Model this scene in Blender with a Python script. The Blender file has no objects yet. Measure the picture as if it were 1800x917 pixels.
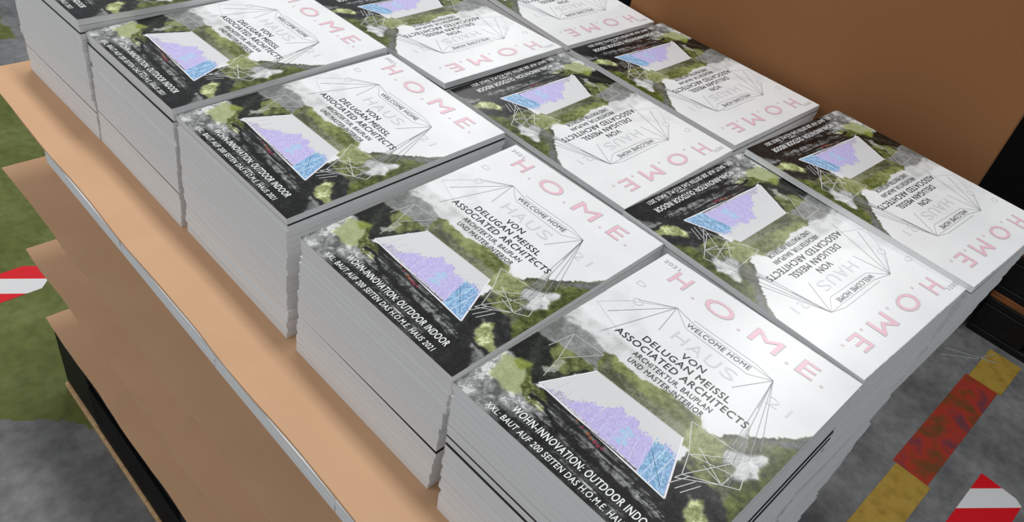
import bpy, math, random
import numpy as np
from mathutils import Matrix, Vector

random.seed(7); RNG = np.random.default_rng(11)
SC = bpy.context.scene
COL = SC.collection

def s2l(c):
    return tuple((x/12.92 if x <= .04045 else ((x+.055)/1.055)**2.4) for x in [v/255 for v in c])

# ------------------------------------------------------------------ camera, world, lights, exposure
cam_d = bpy.data.cameras.new('camera'); cam = bpy.data.objects.new('camera', cam_d); COL.objects.link(cam)
Rw = Matrix(((0.7122640839708323, 0.35640826783994184, -0.6046925014420448),
             (-0.6823115945788387, 0.5537284756939989, -0.4773213415597912),
             (0.16471418453851333, 0.7525675529947387, 0.6375823990598888)))
cam.matrix_world = Matrix.Translation((-0.34019149, -0.53308816, 0.68155931)) @ Rw.to_4x4()
cam_d.sensor_fit = 'HORIZONTAL'; cam_d.sensor_width = 36
cam_d.lens = 36*1421.1988/1800
cam_d.clip_start = .02; cam_d.clip_end = 60
SC.camera = cam

SC.view_settings.view_transform = 'Standard'; SC.view_settings.look = 'None'
SC.view_settings.gamma = 1; SC.view_settings.use_curve_mapping = False
SC.view_settings.exposure = 0.0

W = bpy.data.worlds.new('hall_light'); SC.world = W; W.use_nodes = True
wn = W.node_tree; wn.nodes.clear()
wo = wn.nodes.new('ShaderNodeOutputWorld'); wb = wn.nodes.new('ShaderNodeBackground')
wb.inputs['Color'].default_value = (.93, .97, 1, 1); wb.inputs['Strength'].default_value = .47
wn.links.new(wb.outputs[0], wo.inputs[0])

def area(name, loc, target, sx, sy, power, col=(1, 1, 1)):
    d = bpy.data.lights.new(name, 'AREA'); d.shape = 'RECTANGLE'; d.size = sx; d.size_y = sy
    d.energy = power; d.color = col
    o = bpy.data.objects.new(name, d); COL.objects.link(o); o.location = loc
    o.rotation_euler = (Vector(target)-Vector(loc)).to_track_quat('-Z', 'Y').to_euler()
    return o
def lamp_down(name, loc, deg, sx, sy, power):
    o = area(name, loc, (loc[0], loc[1], 0), sx, sy, power); o.rotation_euler = (0, 0, math.radians(deg))
lamp_down('ceiling_lamp_overhead', (.42, .85, 2.9), 0, .3, 1.7, 52)
area('fill_light_left', (-1.9, 1.7, 1.9), (0, .2, -.1), 1.6, 1.0, 17)  # unseen fill light, added on the left to brighten the stack sides
lamp_down('ceiling_tube_far', (3.75, .48, 2.3), 10, 3.2, .42, 44)
lamp_down('ceiling_tube_side', (3.1, 2.95, 2.3), 38, 2.6, .3, 9)

# ------------------------------------------------------------------ materials
def mat(name, col, rough=.6, spec=.5, coat=0, bump=None, noise=None):
    m = bpy.data.materials.new(name); m.use_nodes = True; nt = m.node_tree; b = nt.nodes['Principled BSDF']
    c = s2l(col); b.inputs['Base Color'].default_value = (*c, 1); b.inputs['Roughness'].default_value = rough
    b.inputs['Specular IOR Level'].default_value = spec; b.inputs['Coat Weight'].default_value = coat
    tc = nt.nodes.new('ShaderNodeTexCoord')
    def nz(scale, stretch, detail=4):
        mp = nt.nodes.new('ShaderNodeMapping'); mp.inputs['Scale'].default_value = stretch
        nt.links.new(tc.outputs['Object'], mp.inputs[0])
        n = nt.nodes.new('ShaderNodeTexNoise'); n.inputs['Scale'].default_value = scale; n.inputs['Detail'].default_value = detail
        nt.links.new(mp.outputs[0], n.inputs['Vector']); return n
    if noise:
        scale, stretch, col2, lo, hi = noise
        n = nz(scale, stretch); r = nt.nodes.new('ShaderNodeValToRGB')
        r.color_ramp.elements[0].position = lo; r.color_ramp.elements[1].position = hi
        r.color_ramp.elements[0].color = (*c, 1); r.color_ramp.elements[1].color = (*s2l(col2), 1)
        nt.links.new(n.outputs[0], r.inputs[0]); nt.links.new(r.outputs[0], b.inputs['Base Color'])
    if bump:
        scale, stretch, st, dist = bump
        n = nz(scale, stretch); bp = nt.nodes.new('ShaderNodeBump'); bp.inputs['Strength'].default_value = st
        bp.inputs['Distance'].default_value = dist
        nt.links.new(n.outputs[0], bp.inputs['Height']); nt.links.new(bp.outputs[0], b.inputs['Normal'])
    return m

M = {}
M['pages'] = mat('paper_page_edges', (236, 236, 236), .8, .2, bump=(60, (.15, .15, 30), .12, .0004), noise=(40, (.2, .2, 30), (224, 224, 225), .3, .8))
M['cover_plain'] = mat('cover_paper_edge', (226, 226, 226), .5, .4)
M['cover_dark'] = mat('dark_print_and_gap_shade', (26, 27, 26), .4, .4)
M['kraft'] = mat('kraft_board', (206, 166, 131), .85, .15, noise=(9, (1, 1, 1), (198, 158, 124), .3, .75), bump=(30, (1, 1, 1), .1, .001))
M['carton'] = mat('brown_cardboard', (145, 101, 66), .9, .1, noise=(4, (1, 1, 1), (141, 98, 64), .3, .7))
M['wood'] = mat('pallet_wood', (206, 172, 130), .8, .2, noise=(14, (1, 8, 8), (178, 140, 98), .35, .75), bump=(40, (.3, 4, 4), .3, .001))
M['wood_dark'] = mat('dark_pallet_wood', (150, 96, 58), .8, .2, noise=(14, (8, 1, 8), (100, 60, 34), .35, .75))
M['black'] = mat('black_and_shaded_wood', (14, 14, 15), .6, .25, noise=(30, (1, 1, 1), (24, 24, 25), .4, .8))  # black paint on the load's pallet, painted-in shade on the stacked pallets
M['film'] = mat('black_stretch_film', (6, 6, 7), .55, .15, bump=(8, (1, 1, 3), .4, .01))
M['red'] = mat('red_tape', (214, 22, 34), .45, .4)
M['white_tape'] = mat('white_tape', (222, 222, 222), .45, .4)
M['yellow'] = mat('yellow_floor_paint', (172, 142, 62), .6, .3, noise=(30, (1, 1, 1), (140, 110, 40), .45, .8))
M['steel'] = mat('glint_steel', (170, 170, 170), .3, .6)

def attr_mat():
    m = bpy.data.materials.new('printed_cover'); m.use_nodes = True; nt = m.node_tree; b = nt.nodes['Principled BSDF']
    a = nt.nodes.new('ShaderNodeVertexColor'); a.layer_name = 'print'
    nt.links.new(a.outputs[0], b.inputs['Base Color'])
    b.inputs['Roughness'].default_value = .24; b.inputs['Specular IOR Level'].default_value = .3
    tc = nt.nodes.new('ShaderNodeTexCoord'); n = nt.nodes.new('ShaderNodeTexNoise'); n.inputs['Scale'].default_value = 7; n.inputs['Detail'].default_value = 1
    bp = nt.nodes.new('ShaderNodeBump'); bp.inputs['Strength'].default_value = .35; bp.inputs['Distance'].default_value = .006
    nt.links.new(tc.outputs['Object'], n.inputs['Vector']); nt.links.new(n.outputs[0], bp.inputs['Height']); nt.links.new(bp.outputs[0], b.inputs['Normal'])
    return m
M['print'] = attr_mat()

def floor_mat():
    m = bpy.data.materials.new('painted_concrete'); m.use_nodes = True; nt = m.node_tree; L = nt.links; b = nt.nodes['Principled BSDF']
    geo = nt.nodes.new('ShaderNodeTexCoord'); n = nt.nodes.new('ShaderNodeTexNoise'); n.inputs['Scale'].default_value = 7; n.inputs['Detail'].default_value = 8
    n.inputs['Roughness'].default_value = .65
    L.new(geo.outputs['Object'], n.inputs['Vector'])
    n2 = nt.nodes.new('ShaderNodeTexNoise'); n2.inputs['Scale'].default_value = 45; n2.inputs['Detail'].default_value = 5; L.new(geo.outputs['Object'], n2.inputs['Vector'])
    def ramp(src, c1, c2, lo, hi):
        r = nt.nodes.new('ShaderNodeValToRGB'); r.color_ramp.elements[0].position = lo; r.color_ramp.elements[1].position = hi
        r.color_ramp.elements[0].color = (*s2l(c1), 1); r.color_ramp.elements[1].color = (*s2l(c2), 1); L.new(src, r.inputs[0]); return r.outputs[0]
    grey = ramp(n.outputs[0], (98, 98, 99), (136, 136, 136), .35, .65)
    green = ramp(n.outputs[0], (96, 104, 52), (116, 124, 74), .45, .72)
    sx = nt.nodes.new('ShaderNodeSeparateXYZ'); L.new(geo.outputs['Object'], sx.inputs[0])
    def mth(op, a, bb):
        k = nt.nodes.new('ShaderNodeMath'); k.operation = op
        for i, v in enumerate((a, bb)):
            if isinstance(v, (int, float)): k.inputs[i].default_value = v
            else: L.new(v, k.inputs[i])
        return k.outputs[0]
    wob = mth('MULTIPLY', mth('SUBTRACT', n.outputs[0], .5), .12)
    y = mth('ADD', sx.outputs['Y'], wob); x = mth('ADD', sx.outputs['X'], wob)
    # painted zone: between y = .60+ and 2.03, and again past 2.3
    lowl = mth('GREATER_THAN', mth('ADD', y, mth('MULTIPLY', sx.outputs['X'], .9)), .52)
    band = mth('MULTIPLY', mth('GREATER_THAN', y, 2.02), mth('LESS_THAN', y, 2.2))
    side = mth('LESS_THAN', x, .36)
    g = mth('MULTIPLY', mth('MULTIPLY', lowl, side), mth('SUBTRACT', 1, band))
    mx = nt.nodes.new('ShaderNodeMix'); mx.data_type = 'RGBA'; L.new(g, mx.inputs[0]); L.new(grey, mx.inputs[6]); L.new(green, mx.inputs[7])
    mx2 = nt.nodes.new('ShaderNodeMix'); mx2.data_type = 'RGBA'; mx2.blend_type = 'MULTIPLY'; mx2.inputs[0].default_value = .35
    L.new(mx.outputs[2], mx2.inputs[6]); L.new(ramp(n2.outputs[0], (150, 150, 150), (255, 255, 255), .3, .6), mx2.inputs[7])
    L.new(mx2.outputs[2], b.inputs['Base Color']); b.inputs['Roughness'].default_value = .7; b.inputs['Specular IOR Level'].default_value = .25
    return m
M['floor'] = floor_mat()
def worn_red():
    m = mat('worn_red_floor_paint', (168, 58, 40), .6, .3); nt = m.node_tree; b = nt.nodes['Principled BSDF']
    tc = nt.nodes.new('ShaderNodeTexCoord'); n = nt.nodes.new('ShaderNodeTexNoise'); n.inputs['Scale'].default_value = 14; n.inputs['Detail'].default_value = 6
    r = nt.nodes.new('ShaderNodeValToRGB'); e = r.color_ramp.elements
    e[0].position = .40; e[0].color = (*s2l((112, 68, 36)), 1); e[1].position = .54; e[1].color = (*s2l((168, 54, 38)), 1)
    k = e.new(.66); k.color = (*s2l((112, 58, 66)), 1)
    nt.links.new(tc.outputs['Object'], n.inputs['Vector']); nt.links.new(n.outputs[0], r.inputs[0]); nt.links.new(r.outputs[0], b.inputs['Base Color'])
    return m
M['worn_red'] = worn_red()

# ------------------------------------------------------------------ mesh helpers
class MB:
    def __init__(s): s.v = []; s.f = []; s.m = []; s.c = []
    def add(s, vs, fs, mi=0, col=None):
        o = len(s.v); s.v += [tuple(v) for v in vs]; s.f += [[i+o for i in f] for f in fs]; s.m += [mi]*len(fs)
        s.c += [col or (1, 1, 1)]*len(vs)
    def box(s, x0, x1, y0, y1, z0, z1, mi=0, col=None, bev=0):
        if bev:
            b = min(bev, (x1-x0)/3, (y1-y0)/3, (z1-z0)/3)
            vs = []
            for z, k in ((z0, b), (z0+b, 0), (z1-b, 0), (z1, b)):
                for (x, y, sx, sy) in ((x0, y0, 1, 1), (x1, y0, -1, 1), (x1, y1, -1, -1), (x0, y1, 1, -1)):
                    vs += [(x+sx*(k+b), y+sy*k, z), (x+sx*k, y+sy*(k+b), z)]
            fs = []
            order = [1, 0, 2, 3, 5, 4, 6, 7]
            order = [1, 0, 2, 3, 5, 4, 6, 7]
            # perimeter order per ring: v0y, v0x, v1x, v1y, v2y, v2x, v3x, v3y
            ring = [1, 0, 2, 3, 5, 4, 6, 7]
            for r in range(3):
                for i in range(8):
                    a, b2 = ring[i]+8*r, ring[(i+1) % 8]+8*r
                    fs.append([a, b2, b2+8, a+8])
            fs.append([i for i in reversed(ring)]); fs.append([i+24 for i in ring])
            s.add(vs, fs, mi, col); return
        vs = [(x, y, z) for z in (z0, z1) for x, y in ((x0, y0), (x1, y0), (x1, y1), (x0, y1))]
        s.add(vs, [[3, 2, 1, 0], [4, 5, 6, 7], [0, 1, 5, 4], [1, 2, 6, 5], [2, 3, 7, 6], [3, 0, 4, 7]], mi, col)
    def mesh(s, name, mats, color=False):
        me = bpy.data.meshes.new(name); me.from_pydata(s.v, [], s.f)
        for m in mats: me.materials.append(m)
        me.polygons.foreach_set('material_index', s.m)
        if color:
            a = me.color_attributes.new('print', 'FLOAT_COLOR', 'POINT')
            arr = np.ones((len(s.v), 4), np.float32); arr[:, :3] = np.array(s.c, np.float32); a.data.foreach_set('color', arr.ravel())
        me.update(); return me
def link(name, me, parent=None, loc=None):
    o = bpy.data.objects.new(name, me); COL.objects.link(o)
    if parent: o.parent = parent
    if loc: o.location = loc
    return o
def tag(o, label, cat, group=None, kind=None):
    o['label'] = label; o['category'] = cat
    if group: o['group'] = group
    if kind: o['kind'] = kind
    return o
def empty(name, loc=(0, 0, 0)):
    o = bpy.data.objects.new(name, None); COL.objects.link(o); o.location = loc; o.empty_display_size = .05; return o

ZF = -.70
# ------------------------------------------------------------------ floor (structure)
b = MB(); b.box(-4, 7, -4, 9, -.06, 0)
fl = link('floor', b.mesh('floor', [M['floor']]), loc=(0, 0, ZF)); fl['kind'] = 'structure'

M['plaster'] = mat('hall_plaster', (150, 150, 148), .9, .1)
b = MB(); b.box(-4, 7, 9, 9.15, 0, 3.6); w_ = link('wall_back', b.mesh('wall_back', [M['plaster']]), loc=(0, 0, ZF)); w_['kind'] = 'structure'
b = MB(); b.box(7, 7.15, -4, 9.15, 0, 3.6); w_ = link('wall_right', b.mesh('wall_right', [M['plaster']]), loc=(0, 0, ZF)); w_['kind'] = 'structure'

# ------------------------------------------------------------------ magazine geometry  (x = reading direction, y = up the cover, z = thickness)
MW, MH, MT = .225, .3005, .0085
CT = .0004

def pages_mesh():
    m = MB(); m.box(-MW/2+.0002, MW/2-.0002, -MH/2+.0002, MH/2-.0002, CT, MT-CT); return m.mesh('page_block', [M['pages']])
def cover_shell(m, mi_white=0, mi_dark=1, top=True, dark_tail=True):
    x0, x1, y0, y1 = -MW/2, MW/2, -MH/2, MH/2
    m.box(x0, x1, y0, y1, 0, CT, mi_white)                   # back cover
    m.box(x0, x0+CT, y0, y1, CT, MT-CT, mi_white)            # spine
    if top:
        if dark_tail:                                        # front cover, its lower third printed dark
            m.box(x0, x1, y0, y0+.075, MT-CT, MT, mi_dark); m.box(x0, x1, y0+.075, y1, MT-CT, MT, mi_white)
        else: m.box(x0, x1, y0, y1, MT-CT, MT, mi_white)
PAGES = pages_mesh()
m = MB(); cover_shell(m, dark_tail=False); COVER = m.mesh('plain_cover', [M['cover_plain'], M['cover_dark']])
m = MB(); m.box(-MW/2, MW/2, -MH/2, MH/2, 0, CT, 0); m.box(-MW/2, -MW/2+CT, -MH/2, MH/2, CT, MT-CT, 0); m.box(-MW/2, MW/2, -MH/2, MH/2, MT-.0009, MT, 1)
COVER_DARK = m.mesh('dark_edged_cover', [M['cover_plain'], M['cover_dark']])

# ---- the printed front cover, painted cell by cell in millimetres (225 x 300)
def fbm(w, h, cells, octs=5, seed=0, rough=.55):
    r = np.random.default_rng(seed); out = np.zeros((h, w)); amp = 1; tot = 0
    for o in range(octs):
        n = int(cells*2**o)+2; g = r.random((n+1, n+1))
        ys = np.linspace(0, n-1.001, h); xs = np.linspace(0, (n-1.001)*.75, w)
        yi = ys.astype(int); xi = xs.astype(int); fy = (ys-yi)[:, None]; fx = (xs-xi)[None, :]
        fy = fy*fy*(3-2*fy); fx = fx*fx*(3-2*fx)
        a = g[yi][:, xi]; bb = g[yi][:, xi+1]; c = g[yi+1][:, xi]; d = g[yi+1][:, xi+1]
        out += amp*((a*(1-fx)+bb*fx)*(1-fy)+(c*(1-fx)+d*fx)*fy); tot += amp; amp *= rough
    return out/tot
NX, NY = 300, 400
xs = (np.linspace(0, 225, NX))[None, :]*np.ones((NY, 1)); ys = np.linspace(0, 300, NY)[:, None]*np.ones((1, NX))
wx = xs+(fbm(NX, NY, 14, 5, 5, .7)-.5)*17; wy = ys+(fbm(NX, NY, 14, 5, 6, .7)-.5)*17
N1 = fbm(NX, NY, 10, 6, 1, .7); N2 = fbm(NX, NY, 40, 4, 2, .8); N3 = fbm(NX, NY, 5, 3, 3)
WH = RNG.random((NY, NX))
img = np.zeros((NY, NX, 3))
def inpoly(px, py, poly):
    ins = np.zeros(px.shape, bool); n = len(poly)
    for i in range(n):
        (xa, ya), (xb, yb) = poly[i], poly[(i+1) % n]
        if ya == yb: continue
        c = ((ya > py) != (yb > py)) & (px < (xb-xa)*(py-ya)/(yb-ya)+xa); ins ^= c
    return ins
def paint(poly, c1, c2, noise, lo=.35, hi=.65, soft=0, warp=True, alpha=1.):
    msk = inpoly(wx if warp else xs, wy if warp else ys, poly).astype(float)
    if soft:
        for _ in range(soft):
            msk = (msk+np.roll(msk, 1, 0)+np.roll(msk, -1, 0)+np.roll(msk, 1, 1)+np.roll(msk, -1, 1))/5
    t = np.clip((noise-lo)/(hi-lo), 0, 1)[..., None]
    col = np.array(c1, float)*(1-t)+np.array(c2, float)*t
    a = (msk*alpha)[..., None]; img[:] = img*(1-a)+col*a
full = [(-20, -20), (260, -20), (260, 330), (-20, 330)]
mixn = np.clip(.5*N1+.5*N2, 0, 1)
paint(full, (222, 222, 222), (227, 227, 227), N3)                                              # pale sky
paint([(-9, 232), (30, 205), (70, 175), (62, 125), (-9, 110)], (214, 215, 215), (226, 226, 226), N1, soft=22)   # mist on the left
paint([(-9, 160), (25, 160), (60, 158), (95, 150), (118, 146), (150, 140), (165, 128), (60, 105), (-9, 100)], (178, 180, 178), (214, 214, 214), N1, soft=12)
paint([(-9, 132), (30, 140), (56, 134), (60, 112), (-9, 92)], (120, 122, 118), (178, 180, 178), N1, soft=6)
# forest ridge above the roof
paint([(52, 132), (75, 133), (105, 138), (125, 142), (150, 137), (170, 126), (180, 108), (160, 102), (62, 106)], (88, 96, 44), (158, 166, 104), mixn, .38, .62, soft=2)
paint([(64, 108), (158, 110), (150, 118), (100, 120), (70, 122), (58, 130)], (70, 72, 58), (150, 152, 130), mixn, .35, .65, soft=3, alpha=.75)
# right mountain wedge
paint([(150, 128), (170, 130), (196, 163), (226, 199), (240, 215), (240, -9), (182, -9), (170, 70), (165, 105)], (58, 62, 48), (128, 132, 96), mixn, .36, .62, soft=1)
paint([(185, 145), (198, 160), (226, 197), (240, 200), (240, 175), (215, 172)], (84, 86, 84), (130, 132, 130), mixn, soft=2)
paint([(200, 150), (228, 186), (240, 100), (222, 62), (208, 95), (212, 122)], (52, 62, 18), (118, 130, 62), mixn, .36, .64, soft=2)
paint([(196, 140), (210, 152), (214, 128), (206, 108), (190, 108), (180, 124)], (176, 178, 176), (226, 226, 226), mixn, soft=4)
paint([(150, 128), (178, 134), (188, 118), (172, 100), (156, 104)], (118, 124, 72), (186, 192, 138), mixn, .38, .62, soft=2)
paint([(178, 112), (196, 118), (205, 100), (196, 82), (176, 84)], (70, 78, 34), (152, 158, 104), mixn, .38, .6, soft=2)
paint([(170, 86), (200, 88), (216, 80), (228, 70), (228, 20), (190, 40), (178, 52)], (14, 14, 14), (82, 84, 80), mixn, .38, .72, soft=2)
# left forest
paint([(-9, 100), (22, 104), (46, 100), (60, 108), (46, 58), (30, 52), (-9, 60)], (14, 16, 12), (74, 78, 64), mixn, .40, .74, soft=2)
paint([(18, 104), (46, 108), (58, 112), (50, 84), (34, 82), (24, 92)], (70, 78, 34), (142, 150, 92), mixn, .38, .62, soft=2)
paint([(34, 92), (42, 96), (40, 74), (34, 76)], (160, 164, 140), (205, 206, 196), mixn, soft=1, alpha=.8)
# lower picture
paint([(-20, 60), (60, 58), (120, 64), (240, 64), (240, -20), (-20, -20)], (16, 16, 16), (66, 66, 66), mixn, .38, .78, soft=2)
paint([(-9, 58), (40, 62), (60, 44), (190, 54), (226, 46), (240, -9), (-9, -9)], (16, 16, 16), (66, 66, 66), mixn, .38, .78, soft=2)
paint([(-9, 64), (20, 66), (44, 46), (62, 26), (40, 10), (18, -9), (-9, -9)], (128, 130, 128), (218, 220, 218), mixn, .38, .62, soft=4)
paint([(2, 56), (12, 64), (26, 60), (44, 48), (42, 34), (26, 26), (8, 30)], (172, 180, 130), (200, 207, 160), mixn, .3, .7, soft=5)
paint([(14, 69), (24, 71), (30, 63), (22, 57), (13, 60)], (132, 146, 48), (170, 184, 86), mixn, soft=5, alpha=.85)
paint([(22, 66), (36, 60), (52, 56), (66, 40), (62, 32), (44, 38), (36, 48)], (74, 82, 30), (198, 206, 140), mixn, .40, .60, soft=1)
paint([(-9, 26), (30, 30), (66, 22), (92, 6), (74, -9), (-9, -9)], (96, 98, 96), (196, 197, 196), mixn, .38, .62, soft=5, alpha=.9)
paint([(38, 14), (80, 16), (226, 12), (240, -9), (60, -9)], (18, 18, 18), (96, 96, 96), mixn, .42, .72, soft=3)
# curved terraces: lighter streaks through the dark band
for k, (p, w, g) in enumerate([([(46, 46), (80, 40), (120, 37), (160, 34), (185, 36)], 1.5, 150), ([(60, 33), (95, 34), (130, 36), (165, 37)], 2.6, 168),
                              ([(70, 42), (110, 44), (150, 42), (188, 28)], 1.0, 130), ([(130, 16), (170, 15), (205, 16), (224, 30)], 1.2, 110),
                              ([(60, 28), (120, 30), (180, 29), (210, 22)], .9, 105)]):
    P = np.array(p, float); t = np.interp(xs, P[:, 0], P[:, 1]); on = (np.abs(ys-t-(N1-.5)*5) < w) & (xs > P[0, 0]) & (xs < P[-1, 0])
    a = (on*np.clip((N2-.25)*2.2, 0, 1))[..., None]; img[:] = img*(1-a)+g*a
for k in range(26):                                  # rows of pale terrace edges running with the reading direction
    rs = random.Random(100+k); x0_ = rs.uniform(38, 120); x1_ = x0_+rs.uniform(40, 110); yb = rs.uniform(10, 52); sl = rs.uniform(-.10, .02); cv = rs.uniform(-.0006, .0004)
    t = yb+sl*(xs-x0_)+cv*(xs-x0_)**2+(N1-.5)*5
    on = (np.abs(ys-t) < rs.uniform(.3, .8)) & (xs > x0_) & (xs < min(x1_, 205)) & (ys < 54)
    a = (on*np.clip((N2-.3)*2.4, 0, .95))[..., None]; img[:] = img*(1-a)+rs.uniform(120, 205)*a
paint([(46, 47), (90, 38), (185, 30), (186, 24), (90, 31), (48, 42)], (8, 8, 8), (22, 22, 22), mixn, soft=1, alpha=.9)
paint([(44, 27), (200, 28), (200, 16), (60, 15)], (14, 14, 14), (50, 50, 50), mixn, soft=3, alpha=.55)
paint([(192, 66), (200, 71), (210, 64), (222, 52), (224, 47), (208, 46), (198, 52)], (120, 128, 66), (206, 212, 160), mixn, .38, .6, soft=3)
paint([(206, 44), (226, 40), (226, 16), (212, 20)], (96, 96, 96), (200, 200, 198), mixn, .38, .66, soft=2)
paint([(188, 36), (212, 38), (226, 18), (226, -9), (170, -9), (172, 26)], (10, 10, 10), (34, 34, 34), mixn, soft=3, alpha=.9)
for x, y, r in ((104, 50, 1.6), (108, 48.5, 1.6), (113, 48, 1.8), (117, 47, 1.8), (121, 47.5, 1.5), (97, 51, 1.4), (90, 53, 1.2)):
    d = np.hypot(xs-x, ys-y) < r; img[d] = (150, 60, 78) if int(x) % 2 else (160, 92, 60)
grain = (WH-.5)[..., None]*np.where(img.mean(2, keepdims=True) > 200, 3, 30)
img = np.where(img.mean(2, keepdims=True) < 185, img*.86, img)
img = np.clip(img+grain, 4, 250)
lin = img/255.; lin = np.where(lin <= .04045, lin/12.92, ((lin+.055)/1.055)**2.4)

def curve_text(body, x0, x1, y0, h, extra=0., spacing=1.1, shear=0.):
    cu = bpy.data.curves.new('lettering', 'FONT'); cu.body = body; cu.size = 1; cu.offset = min(extra, 0); cu.space_character = spacing; cu.shear = shear
    cu.resolution_u = 3
    o = bpy.data.objects.new('lettering', cu); COL.objects.link(o)
    dg = bpy.context.evaluated_depsgraph_get(); me = bpy.data.meshes.new_from_object(o.evaluated_get(dg))
    v = np.array([p.co[:] for p in me.vertices]); f = [list(p.vertices) for p in me.polygons]
    bpy.data.objects.remove(o); bpy.data.curves.remove(cu); bpy.data.meshes.remove(me)
    mn, mx = v[:, 0].min(), v[:, 0].max(); ym = v[:, 1].max()
    extra = 0
    X = x0+(v[:, 0]-mn)/(mx-mn)*(x1-x0); Y = y0+v[:, 1]/.729*h
    return X, Y, f

def art_mesh():
    m = MB(); cover_shell(m, 0, 1, top=False)
    zt = MT
    def P(x, y, lift=0.): return ((x/1000)-MW/2, (y/1000)*MH/.3-MH/2, zt+lift*1.6)
    # front sheet: edge and underside
    m.box(-MW/2, MW/2, -MH/2, MH/2, MT-CT, MT-.00002, 0)
    # printed surface
    V = np.zeros((NY, NX, 3)); V[..., 0] = xs/1000-MW/2; V[..., 1] = ys/1000*MH/.3-MH/2; V[..., 2] = zt
    base = len(m.v)
    m.v += [tuple(r) for r in V.reshape(-1, 3).tolist()]; m.c += [tuple(r) for r in lin.reshape(-1, 3).tolist()]
    ii = np.arange((NY-1)*(NX-1)); r, c = divmod(ii, NX-1); a = base+r*NX+c
    fs = np.stack([a, a+1, a+NX+1, a+NX], 1).tolist(); m.f += fs; m.m += [2]*len(fs)
    def poly(pts, col, lift=.00006): m.add([P(x, y, lift) for x, y in pts], [list(range(len(pts)))], 2, s2l(col))
    def line(p, q, w, col, lift=.00012):
        d = np.array(q, float)-np.array(p, float); L = np.hypot(*d)
        if L < 1e-6: return
        n = np.array([-d[1], d[0]])/L*w/2; p = np.array(p); q = np.array(q)
        poly([p-n, q-n, q+n, p+n], col, lift)
    def text(body, x0, x1, y0, h, col, extra=0., lift=.00018, spacing=1.1, shear=0.):
        X, Y, f = curve_text(body, x0, x1, y0, h, extra, spacing, shear)
        for dx, dy in (((0, 0),) if extra <= 0 else ((-1, -.6), (1, -.6), (-1, .6), (1, .6))):
            k = max(extra, 0)*h*.9
            m.add([P(x+dx*k, y+dy*k, lift+.000012*(dx+dy)) for x, y in zip(X, Y)], f, 2, s2l(col))
    # ---- the house: tilted roof with blue and lilac glazing
    R0, R1, R2, R3 = np.array((43, 57.)), np.array((65, 108.5)), np.array((155.5, 110.)), np.array((180.5, 50.))
    poly([R0, R3, R2, R1], (206, 206, 207))
    def uv(u, v):
        lo = R0*(1-u)+R3*u; hi = R1*(1-u)+R2*u; return lo*(1-v)+hi*v
    r = random.Random(4); nu, nv = 84, 30
    for i in range(nu):
        for j in range(nv):
            u, v = (i+.5)/nu, (j+.5)/nv
            edge = .68*min(1, u*2.0+.12)-.08*math.sin(u*9)
            if u > .80: edge = .74
            if v > edge-.10*r.random()-.05*math.sin(u*40): continue
            k = r.random()
            if .80 < u < .985 and v < .62+.1*r.random(): c = [(140, 180, 212), (112, 154, 188), (152, 190, 220), (128, 160, 200)][int(k*4)]
            elif .56 < u < .66 and .18 < v < .5 and k < .55: c = (160, 196, 222)
            elif .10 < u < .17 and v > .40 and k < .6: c = [(146, 186, 206), (150, 196, 190)][int(r.random()*2)]
            elif u < .22 or v < .06: c = [(178, 176, 184), (200, 198, 206), (160, 158, 168), (188, 180, 210)][int(k*4)]
            else: c = [(184, 176, 222), (178, 169, 214), (188, 181, 224), (181, 173, 214), (190, 184, 222)][int(k*5)]
            e = .004
            poly([uv(i/nu, j/nv), uv((i+1)/nu, j/nv), uv((i+1)/nu, (j+1)/nv), uv(i/nu, (j+1)/nv)], c, .0001)
    for u in np.linspace(.08, .96, 12): line(uv(u, 0), uv(u-.03, .45), .35, (214, 212, 228), .00014)
    line(uv(.82, .0), uv(.90, .62), .6, (205, 225, 240), .00014); line(uv(.80, .5), uv(.95, .1), .6, (60, 110, 140), .00014); line(uv(.88, 0), uv(.97, .6), .6, (215, 228, 240), .00014)
    for a_, b_ in ((R0, R3), (R3, R2), (R0, R1)): line(a_, b_, 1.3, (232, 232, 232), .00015)
    line(R1, R2, .5, (190, 190, 190), .00015)
    line(R3-np.array((30, -3.6)), R0+np.array((4, -3)), .9, (40, 40, 40), .00016)
    for x in (160, 166, 171): line((x+14, 64), (x+21, 82), .7, (206, 206, 206), .00015)
    # ---- wire drawing of the house volume
    A, B_, Cc, D, E_, F = (58, 237), (169.5, 231), (202, 96), (203, 135), (176, 79), (133, 96)
    g = (146, 147, 150); w = (206, 208, 206)
    for p, q in ((A, (84, 231)), (A, (20, 176)), (A, (34, 150)), (A, (66, 196)), (A, (28, 214))): line(p, q, .6, g)
    line(A, (24, 206), .4, (190, 191, 193)); line((24, 206), (5, 178), .4, (192, 193, 194)); line((5, 178), (52, 160), .4, (190, 190, 192))
    for q in (D, (190, 116), (205, 150), (178, 190), (196, 122), (150, 192)): line(B_, q, .6, g)
    for p, q in (((84, 231), B_), ((79, 236), (150, 236)), ((150, 236), B_), (B_, (150, 218)), ((150, 218), (80, 220)), ((80, 220), A)): line(p, q, .45, (150, 151, 154))
    for p, q in ((Cc, D), (Cc, E_), (D, E_), (E_, (168, 100)), (Cc, (170, 112)), ((168, 100), D), ((174, 72), Cc), (E_, (174, 72)), ((150, 130), D), ((150, 130), (168, 100)), (Cc, (214, 104)), ((214, 104), D), ((182, 100), Cc), ((168, 100), (205, 112))): line(p, q, .7, w)
    for p, q in (((34, 92), (40, 66)), ((22, 126), (34, 92)), ((22, 126), (56, 128)), ((34, 92), (56, 128)), ((22, 126), (18, 96))): line(p, q, .6, (196, 198, 194))
    for k in range(9):                                        # fine curtain of lines below the right apex
        t = k/8; line((184+10*t, 168-20*t), (188+18*t, 120-22*t), .35, (150, 152, 152))
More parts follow.
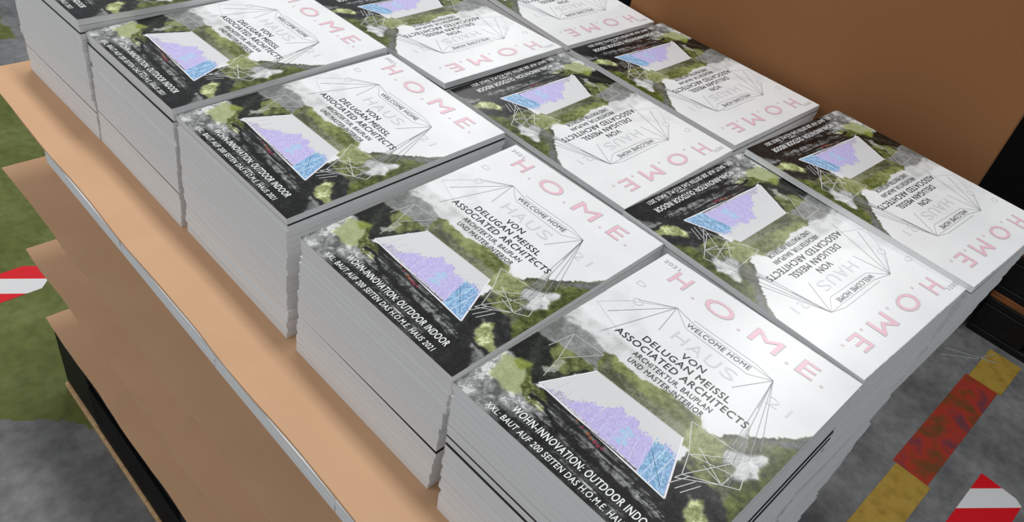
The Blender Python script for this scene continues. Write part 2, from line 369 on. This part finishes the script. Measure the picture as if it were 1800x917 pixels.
    # ---- lettering
    for ch, x0, x1, y0 in (('H', 27, 45, 264), ('O', 70, 100, 261), ('M', 124, 153, 261), ('E', 175, 191, 261)):
        text(ch, x0-.8, x1+.8, y0-.6, 23.4, (190, 187, 190), .014, .00016)
        text(ch, x0, x1, y0, 22, (226, 182, 194), .0, .00022)
    for x in (57, 111, 164, 200): text('.', x, x+3, 261, 20, (212, 196, 200), .01)
    text('WELCOME HOME', 78, 148, 223, 6.4, (78, 80, 84), .004)
    for ch, x0, x1 in (('H', 78, 92), ('A', 96, 110), ('U', 114, 128), ('S', 132, 146)):
        text(ch, x0, x1, 197, 15, (204, 205, 207), -.005, .00016)
    text('O', 24, 35, 206, 11, (206, 207, 209), -.01, .00016)
    text('D', 10, 20, 232, 8, (208, 209, 210), -.01, .00016)
    text('21', 178, 200, 202, 12, (208, 209, 211), -.01, .00016)
    text('2021', 6, 25, 285, 5.5, (170, 171, 174), 0)
    K = (26, 27, 30)
    text('VON', 99, 124, 184, 8.2, K, .012); text('DELUGAN MEISSL', 64, 158, 172.5, 8.4, K, .012); text('ASSOCIATED ARCHITECTS', 41, 183, 160.5, 8.6, K, .012)
    text('ARCHITEKTUR, BAUPLAN', 70, 154, 150, 6.6, K, .004); text('UND MASTER-INTERIOR', 72, 152, 140, 6.6, K, .004)
    Wt = (238, 238, 238)
    text('WOHN-INNOVATION: OUTDOOR INDOOR', 50, 195, 17.5, 8.2, Wt, .016, shear=.08); text('XXL: BAUT AUF 200 SEITEN DAS H.O.M.E. HAUS 2021', 33, 192, 4.5, 6.4, Wt, .012, shear=.08)
    return m.mesh('printed_cover', [M['cover_plain'], M['cover_dark'], M['print']], color=True)
ART = art_mesh()

# ------------------------------------------------------------------ stacks of magazines
ASP = MH/MW
# name: corner u, v of the top copy; z of its centre; twist; tilts; base u,v shift
tops = {
 'A0': (-.0107, .2394, .1815, -.0162, -.0138, .022), 'A1': (0, 0, .1675, -.0144, .0318, .0155), 'A2': (-.0012, -.2483, .1698, -.0028, .0276, .0115),
 'A3': (-.0037, -.4796, .1709, -.005, .0357, .0305), 'A4': (-.014, -.7088, .1742, -.0247, -.0126, .0166),
 'B0': (.2996, .1656, .1842, .0364, .032, .025), 'B1': (.3181, -.1478, .1685, -.0163, .0162, .0023), 'B2': (.3079, -.4492, .1708, -.0071, .0095, .0402),
 'C0': (.5173, .1798, .195, .0435, -.0106, .0135), 'C1': (.5557, -.1522, .1703, .0051, -.0039, .0123), 'C2': (.5644, -.471, .168, -.028, -.0301, -.0454)}
place = {
 'A0': 'the nearest left stack', 'A1': 'the second nearest left stack', 'A2': 'the middle left stack',
 'A3': 'the fourth left stack back', 'A4': 'the farthest left stack',
 'B0': 'the nearest middle-row stack', 'B1': 'the second middle-row stack', 'B2': 'the farthest middle-row stack',
 'C0': 'the nearest stack by the panel', 'C1': 'the second stack along the panel', 'C2': 'the farthest stack along the panel'}
ORD = ['topmost', 'second', 'third', 'fourth', 'fifth', 'sixth', 'seventh', 'eighth', 'ninth', 'tenth', 'eleventh', 'twelfth', 'thirteenth', 'fourteenth', 'fifteenth', 'sixteenth', 'seventeenth', 'eighteenth', 'nineteenth', 'twentieth', 'twenty-first', 'twenty-second', 'twenty-third', 'twenty-fourth']

proto = empty('magazine')
link('page_block', PAGES, proto); link('cover', COVER, proto)
proto_art = empty('magazine'); link('page_block', PAGES, proto_art); link('cover', ART, proto_art)
used = {id(proto): False, id(proto_art): False}
KIDS = {id(proto): list(proto.children), id(proto_art): list(proto_art.children)}
NEWKIDS = []
def place_mag(src, mw, label, group, meshes=None):
    if not used[id(src)]: o = src; used[id(src)] = True
    else:
        o = src.copy(); COL.objects.link(o); NEWKIDS.clear()
        for ch in KIDS[id(src)]:
            c = ch.copy(); COL.objects.link(c); c.parent = o; NEWKIDS.append(c)
    if meshes:
        for c in (KIDS[id(src)] if o is src else NEWKIDS): c.data = meshes[0 if c.name.startswith('page') else 1]
    o.matrix_world = mw; tag(o, label, 'magazine', group); return o
def tapered(src, kind, su, sv):
    # copy of a magazine mesh, a touch thicker towards one edge (su, sv: relative growth per metre along u and v)
    me = src.copy(); base = -math.pi/2 if kind == 'A' else math.pi
    c, s_ = math.cos(base), math.sin(base)
    for vt in me.vertices:
        wx_, wy_ = c*vt.co.x-s_*vt.co.y, s_*vt.co.x+c*vt.co.y
        vt.co.z *= 1+su*wx_-sv*wy_
    return me
def mag_matrix(cx, cy, z, kind, rot, tu, tv, pitch, off=0):
    base = -math.pi/2 if kind == 'A' else math.pi
    sh = Vector((0, 0, 1)).rotation_difference(Vector((-tu, tv, 1)).normalized()).to_matrix().to_4x4()
    return Matrix.Translation((cx, cy, z)) @ sh @ Matrix.Rotation(base-rot, 4, 'Z') @ Matrix.Diagonal((1, 1, pitch*.984/MT, 1))

stuff = MB()   # copies nobody sees one by one
VIS = {'B1': 7, 'B2': 6, 'C1': 7, 'C2': 6}
leans = {'A0': (.004, -.004), 'A1': (-.004, .003), 'A2': (-.004, -.002), 'A3': (-.004, .003), 'A4': (.002, .002), 'B0': (0, .001), 'B1': (0, 0), 'B2': (0, 0), 'C0': (.0, .012), 'C1': (0, 0), 'C2': (0, 0)}
for name, (u, v, zt, rot, tu, tv) in tops.items():
    kd = name[0]; su, sv = (MH, MW) if kd == 'A' else (MW, MH)
    cx, cy = u+su/2, -(v+sv/2); n = round(zt/.0085); p = zt/n; rr = random.Random(name)
    lx, ly = leans[name]
    wedge = .0026 if name == 'A1' else 0
    p = (zt-wedge)/n
    meshes = (tapered(PAGES, kd, tu/(n*p), 0 if wedge else tv/(n*p)), tapered(COVER, kd, tu/(n*p), 0 if wedge else tv/(n*p)))
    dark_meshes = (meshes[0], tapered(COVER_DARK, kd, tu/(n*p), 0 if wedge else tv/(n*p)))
    darks = {'A0': (9, 11, 12, 14), 'A1': (6,), 'A2': (18,), 'A3': (5, 17), 'A4': (4, 17)}.get(name, (n-2,))  # dark top edges: printed bleed; on A1 the dark stands in for gap shade
    for i in range(n):
        t = (i+1)/n
        tui, tvi = tu*i/n, tv*i/n
        if wedge: tvi = 0 if i < 7 else tv
        top = i == n-1
        if top: tui, tvi = tu, (tv if not wedge else tvi)
        zlift = wedge if i >= 7 else 0
        if top: zlift += .0006
        jx, jy, jr = (0, 0, 0) if top else (rr.gauss(0, .00035), rr.gauss(0, .0005), rr.gauss(0, .0012))
        if not top and rr.random() < .12: jx += rr.choice((-1, 1))*.0012; jy += rr.choice((-1, 1))*.0015
        if i >= n-2 and not top: jx += .001
        k = n-1-i
        if kd != 'A' and name in VIS and k >= VIS[name]:
            stuff.box(cx-su/2, cx+su/2, cy-sv/2+.004, cy+sv/2, i*p+.0001, (i+(.985 if k > VIS[name] else .90))*p)
            for q_ in range(-8, 0):
                X_, Y_, Z_ = stuff.v[q_]; lv = (i if q_ < -4 else i+1)/n; stuff.v[q_] = (X_, Y_, Z_+lv*(tu*(X_-cx)-tv*(Y_-cy)))
            continue
        # whole copy's underside height so that the cover's centre sits at (i+1)*p
        mw = mag_matrix(cx+lx*(1-t)+jx, cy+ly*(1-t)+jy, i*p+.012*p+zlift, kd, rot*(1 if kd == 'A' else t*.6+.4)+jr, tui, tvi, p if not top else p-.0006)
        if top: lab = 'magazine with roof and forest cover on top of '+place[name]; 
        else: lab = 'closed magazine, page edges showing, %s down in %s' % (ORD[k], place[name])
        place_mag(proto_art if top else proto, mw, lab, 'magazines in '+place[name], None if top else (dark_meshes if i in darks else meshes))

# second layer: two copies pushed out to the board's edge on four stacks, and the front faces of the layers below
rows = {0: -.2914, 1: -.0651, 2: .1612, 3: .3875}
rname = {0: 'nearest', 1: 'second', 2: 'third', 3: 'fourth'}
for k, cy in rows.items():
    for j in range(2):
        z = -.0034-.0104*(j+1)
        cyy = cy+random.uniform(-.0004, .0004)
        place_mag(proto, mag_matrix(-.0772+MH/2+random.uniform(-.0004, .0004), cyy, z, 'A', random.uniform(-.003, .003), 0, 0, .0104),
                  'magazine jutting out under the top board, %s copy of the %s pair from the camera' % ('upper' if j == 0 else 'lower', rname[k]),
                  'magazines jutting out under the top board')
LAY = .1725; LAX = {1: -.004, 2: -.022, 3: -.022}
for lay, nvis in ((1, 17), (2, 10)):
    z1 = -.0035-(lay-1)*LAY; 
    if lay == 1: z1 -= .0209
    for kd, cx, cy, nm in (('A', LAX[lay]+MH/2, -.4655+MW/2, 'left'), ('B', LAX[lay]+.303+MW/2, -.467+MH/2, 'middle')):
        if lay == 1 and kd == 'B': z1 = -.0035
        for i in range(nvis+(3 if (lay == 1 and kd == 'B') else 0)):
            z = z1-.0084*(i+1)
            jj = random.gauss(0, .0009)
            place_mag(proto, mag_matrix(cx+random.gauss(0, .0004), cy+jj, z, kd, random.gauss(0, .0025), 0, 0, .0084),
                      'closed magazine, %s down in the front %s stack of layer %s' % (ORD[i], nm, 'two' if lay == 1 else 'three'), 'magazines in the lower layers of the pallet')
# remaining copies of the three lower layers
def slabs(x0, x1, y0, y1, z0, z1):
    n = max(1, round((z1-z0)/.0084)); p = (z1-z0)/n
    for i in range(n):
        j = random.uniform(-.001, .001); stuff.box(x0+j, x1+j, y0+j, y1+j, z0+i*p, z0+(i+.96)*p)
for lay in (1, 2, 3):
    z1 = -.0035-(lay-1)*LAY; z0 = -lay*LAY+(.0005 if lay < 3 else .0035)
    for k in range(5):
        y0 = -.4655+.235*k; zz = z1-(.0211 if lay == 1 else 0)
        if k == 0:
            if lay == 1: zz = z1-.0209-.0084*17-.0005
            if lay == 2: zz = z1-.0084*10-.0005
        if zz-z0 > .004: slabs(LAX[lay], LAX[lay]+.300, y0, y0+MW, z0, zz)
    for k in range(3):
        y0 = -.467+.31*k; zz = z1
        xx = .3065 if lay < 3 else .3065
        if k == 0:
            if lay == 1: zz = z1-.0084*20-.0005
            if lay == 2: zz = z1-.0084*10-.0005
        if zz-z0 > .004: slabs(LAX[lay]+.303, LAX[lay]+.303+MW, y0, y0+MH, z0, zz)
        y2 = -.385+.305*k
        if lay == 1: slabs(.5305, .74, y2, y2+MH, z0, z1)
        else: slabs(.5305, .74, y2, y2+MH, z0, z1)
st = link('magazine_layers', stuff.mesh('magazine_layers', [M['pages']]))
tag(st, 'tightly packed magazines filling the hidden inside of the pallet load', 'magazines', kind='stuff')

# ------------------------------------------------------------------ kraft boards between the layers
def board(z, x0, label, seed, y1=.735, x1=.745):
    r = random.Random(seed); m = MB(); nx, ny = 6, 40; y0 = -.405
    t = .0028
    for side, zz in ((0, 0), (1, t)):
        pass
    vs = []; fs = []
    for zz in (0, t):
        for j in range(ny+1):
            for i in range(nx+1):
                x = x0+(x1-x0)*i/nx; y = y0+(y1-y0)*j/ny
                if i == 0: x += .0012*math.sin(j*.7+seed)+r.uniform(-.0005, .0005)
                vs.append((x, y, zz))
    o = (nx+1)*(ny+1)
    for j in range(ny):
        for i in range(nx):
            a = j*(nx+1)+i; fs.append([a, a+nx+1, a+nx+2, a+1]); fs.append([o+a, o+a+1, o+a+nx+2, o+a+nx+1])
    for i in range(nx):
        a = i; fs.append([a, a+1, o+a+1, o+a]); a = ny*(nx+1)+i; fs.append([a+1, a, o+a, o+a+1])
    for j in range(ny):
        a = j*(nx+1); fs.append([a+nx+1, a, o+a, o+a+nx+1]); a += nx; fs.append([a, a+nx+1, o+a+nx+1, o+a])
    m.add(vs, fs)
    ob = link('kraft_board', m.mesh('kraft_board', [M['kraft']]), loc=(0, 0, z-t))
    return tag(ob, label, 'cardboard sheet', 'kraft boards between the magazine layers')
board(0, -.0765, 'tan kraft board with its lit left strip, directly under the upper magazine stacks', 1)
board(-LAY, -.083, 'brown kraft board in shade, second from the top of the pallet load', 2)
board(-2*LAY, -.083, 'brown kraft board in shade, third from the top of the pallet load', 3)
board(-3*LAY+.003, -.083, 'lowest brown kraft board, lying on the black pallet', 4)

# ------------------------------------------------------------------ pallet under the load
PT = -3*LAY+.003-.0032
pal = empty('pallet', (.33, .155, ZF)); tag(pal, 'black painted wooden pallet with bare bottom boards under the magazine load', 'pallet')
def ppart(name, mt, *bx, bev=.002):
    m = MB(); x0, x1, y0, y1, z0, z1 = bx
    m.box(x0-.33, x1-.33, y0-.155, y1-.155, z0-ZF, z1-ZF, bev=bev); return link(name, m.mesh(name, [mt]), pal)
PX0, PX1, PY0, PY1 = -.079, .72, -.40, .72
xs5 = [(-.079, .066), (.10, .20), (.248, .393), (.44, .54), (.575, .72)]
for a, c in xs5: ppart('deck_board', M['black'], a, c, PY0, PY1, PT-.024, PT)
for y in (PY0, (PY0+PY1)/2-.07, PY1-.14): ppart('cross_board', M['black'], PX0, PX1, y, y+.14, PT-.048, PT-.0245)
for x in (PX0, .25, PX1-.10):
    for y in (PY0, (PY0+PY1)/2-.07, PY1-.14): ppart('block', M['black'], x, x+.10, y, y+.14, ZF+.0165, PT-.0485)
for x in (PX0-.012, .25, PX1-.10):
    bb = ppart('bottom_board', M['wood'], x+.006, x+.108, PY0, PY1, ZF, ZF+.016); bb['label'] = 'bare wooden bottom board'
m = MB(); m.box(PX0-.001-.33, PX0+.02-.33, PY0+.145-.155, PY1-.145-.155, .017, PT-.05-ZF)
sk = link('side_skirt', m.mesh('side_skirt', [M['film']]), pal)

# ------------------------------------------------------------------ brown panel standing behind the stacks
m = MB(); X0 = .800
m.box(0, .007, -.385, .235, 0, 1.122, bev=.0015)
pn = link('cardboard_panel', m.mesh('cardboard_panel', [M['carton']]), loc=(X0, 0, ZF))
tag(pn, 'large plain brown cardboard panel standing upright behind the right row of stacks', 'cardboard panel')

# ------------------------------------------------------------------ stack of empty pallets and dark wrapped loads, far right
def empty_pallet(lvl):
    z = ZF+.1445*lvl; op = empty('pallet', (2.28, -1.02, z))
    def q(name, mt, x0, x1, y0, y1, z0, z1):
        m = MB(); m.box(x0, x1, y0, y1, z0, z1, bev=.003); return link(name, m.mesh(name, [mt]), op)
    for x in (-.4, -.22, -.05, .12, .3): 
        d = q('deck_board', M['wood_dark' if x == -.4 else 'black'], x, x+.1, -.6, .6, .122, .144)  # black parts: shade put into the colour; only the outermost board keeps wood tone
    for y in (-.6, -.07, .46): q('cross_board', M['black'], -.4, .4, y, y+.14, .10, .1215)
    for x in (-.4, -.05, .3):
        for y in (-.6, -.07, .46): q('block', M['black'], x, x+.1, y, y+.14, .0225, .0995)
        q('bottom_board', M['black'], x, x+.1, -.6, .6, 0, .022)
    return op
for lvl, w in enumerate(('lowest pallet of the dark pallet stack at the right edge, brown board edge showing', 'second pallet up in the dark pallet stack at the right edge')):
    tag(empty_pallet(lvl), w, 'pallet', 'dark pallets stacked at the right edge')
m = MB(); m.box(-.38, .4, -.58, .6, 0, 1.3, bev=.02)
tag(link('wrapped_load', m.mesh('wrapped_load', [M['film']]), loc=(2.28, -1.02, ZF+.2895)), 'load wrapped in black film lying on the dark pallet stack at right', 'wrapped load')
m = MB(); m.box(-.42, .6, -.6, .9, 0, 1.9, bev=.02)
tag(link('wrapped_load', m.mesh('wrapped_load', [M['film']]), loc=(2.24, .205, ZF)), 'tall load wrapped in black film standing on the floor behind the cardboard panel', 'wrapped load')

# ------------------------------------------------------------------ tapes and paint on the floor
def clip(poly, n, d, keep_ge=True):
    out = []; s = 1 if keep_ge else -1
    for i in range(len(poly)):
        p, q = poly[i], poly[(i+1) % len(poly)]
        a = s*(p[0]*n[0]+p[1]*n[1]-d); c = s*(q[0]*n[0]+q[1]*n[1]-d)
        if a >= 0: out.append(p)
        if (a >= 0) != (c >= 0): t = a/(a-c); out.append((p[0]+(q[0]-p[0])*t, p[1]+(q[1]-p[1])*t))
    return out
def hazard(rect, n, d0, w, label, endpts=None):
    m = MB(); base = endpts
    for k in range(-30, 30):
        pl = clip(clip(base, n, d0+k*w), n, d0+(k+1)*w, False)
        if len(pl) < 3: continue
        N = len(pl); mi = 0 if k % 2 == 0 else 1
        m.add([(x, y, z) for z in (0, .0006) for x, y in pl], [list(range(N, 2*N)), list(reversed(range(N)))]+[[i, (i+1) % N, (i+1) % N+N, i+N] for i in range(N)], mi)
    cx = sum(p[0] for p in base)/len(base); cy = sum(p[1] for p in base)/len(base)
    m.v = [(x-cx, y-cy, z) for x, y, z in m.v]
    o = link('hazard_tape', m.mesh('hazard_tape', [M['red'], M['white_tape']]), loc=(cx, cy, ZF+.0002))
    return tag(o, label, 'floor tape', 'red and white hazard tapes')
hazard(None, (.54, .842), .886, .049, 'red and white striped tape on the green floor left of the pallet', [(-.6, 1.023), (-.015, 1.024), (.004, 1.043), (.010, 1.097), (-.02, 1.117), (-.6, 1.117)])
hazard(None, (.606, .795), .281, .05, 'red and white striped tape on the grey floor at the bottom right', [(1.0, -.752), (1.372, -.752), (1.384, -.735), (1.388, -.653), (1.0, -.648)])
m = MB()
m.box(1.24, 1.69, -.582, -.496, 0, .0006, 0, bev=.0001); m.box(1.6905, 1.852, -.590, -.503, 0, .0006, 1); m.box(.9, 1.2395, -.590, -.505, 0, .0006, 1)
m.v = [(x-1.4, y+.54, z) for x, y, z in m.v]
ln = link('painted_line', m.mesh('painted_line', [M['worn_red'], M['yellow']]), loc=(1.4, -.54, ZF+.0002))
tag(ln, 'worn red floor marking line with yellow ends on the grey concrete', 'floor marking')
# thin steel strips added to give glints on the floor
m = MB()
for k, (p, q) in enumerate((((0, 0), (.10, -.03)), ((.10, -.03), (.17, -.02)), ((.03, .02), (.15, -.05)))):
    d = np.array(q)-np.array(p); n = np.array([-d[1], d[0]])/np.hypot(*d)*.0012; p = np.array(p); q = np.array(q)
    vs = [(*(p-n), 0), (*(q-n), 0), (*(q+n), 0), (*(p+n), 0)]; vs += [(x, y, .0025) for x, y, _ in vs]
    m.add(vs, [[3, 2, 1, 0], [4, 5, 6, 7], [0, 1, 5, 4], [1, 2, 6, 5], [2, 3, 7, 6], [3, 0, 4, 7]])
wr = link('glint_strips', m.mesh('glint_strips', [M['steel']]), loc=(1.70, -.42, ZF+.0002)); wr.rotation_euler = (0, 0, -.5)
tag(wr, 'thin shiny steel strips added for glints on the floor behind the yellow mark', 'floor glint')
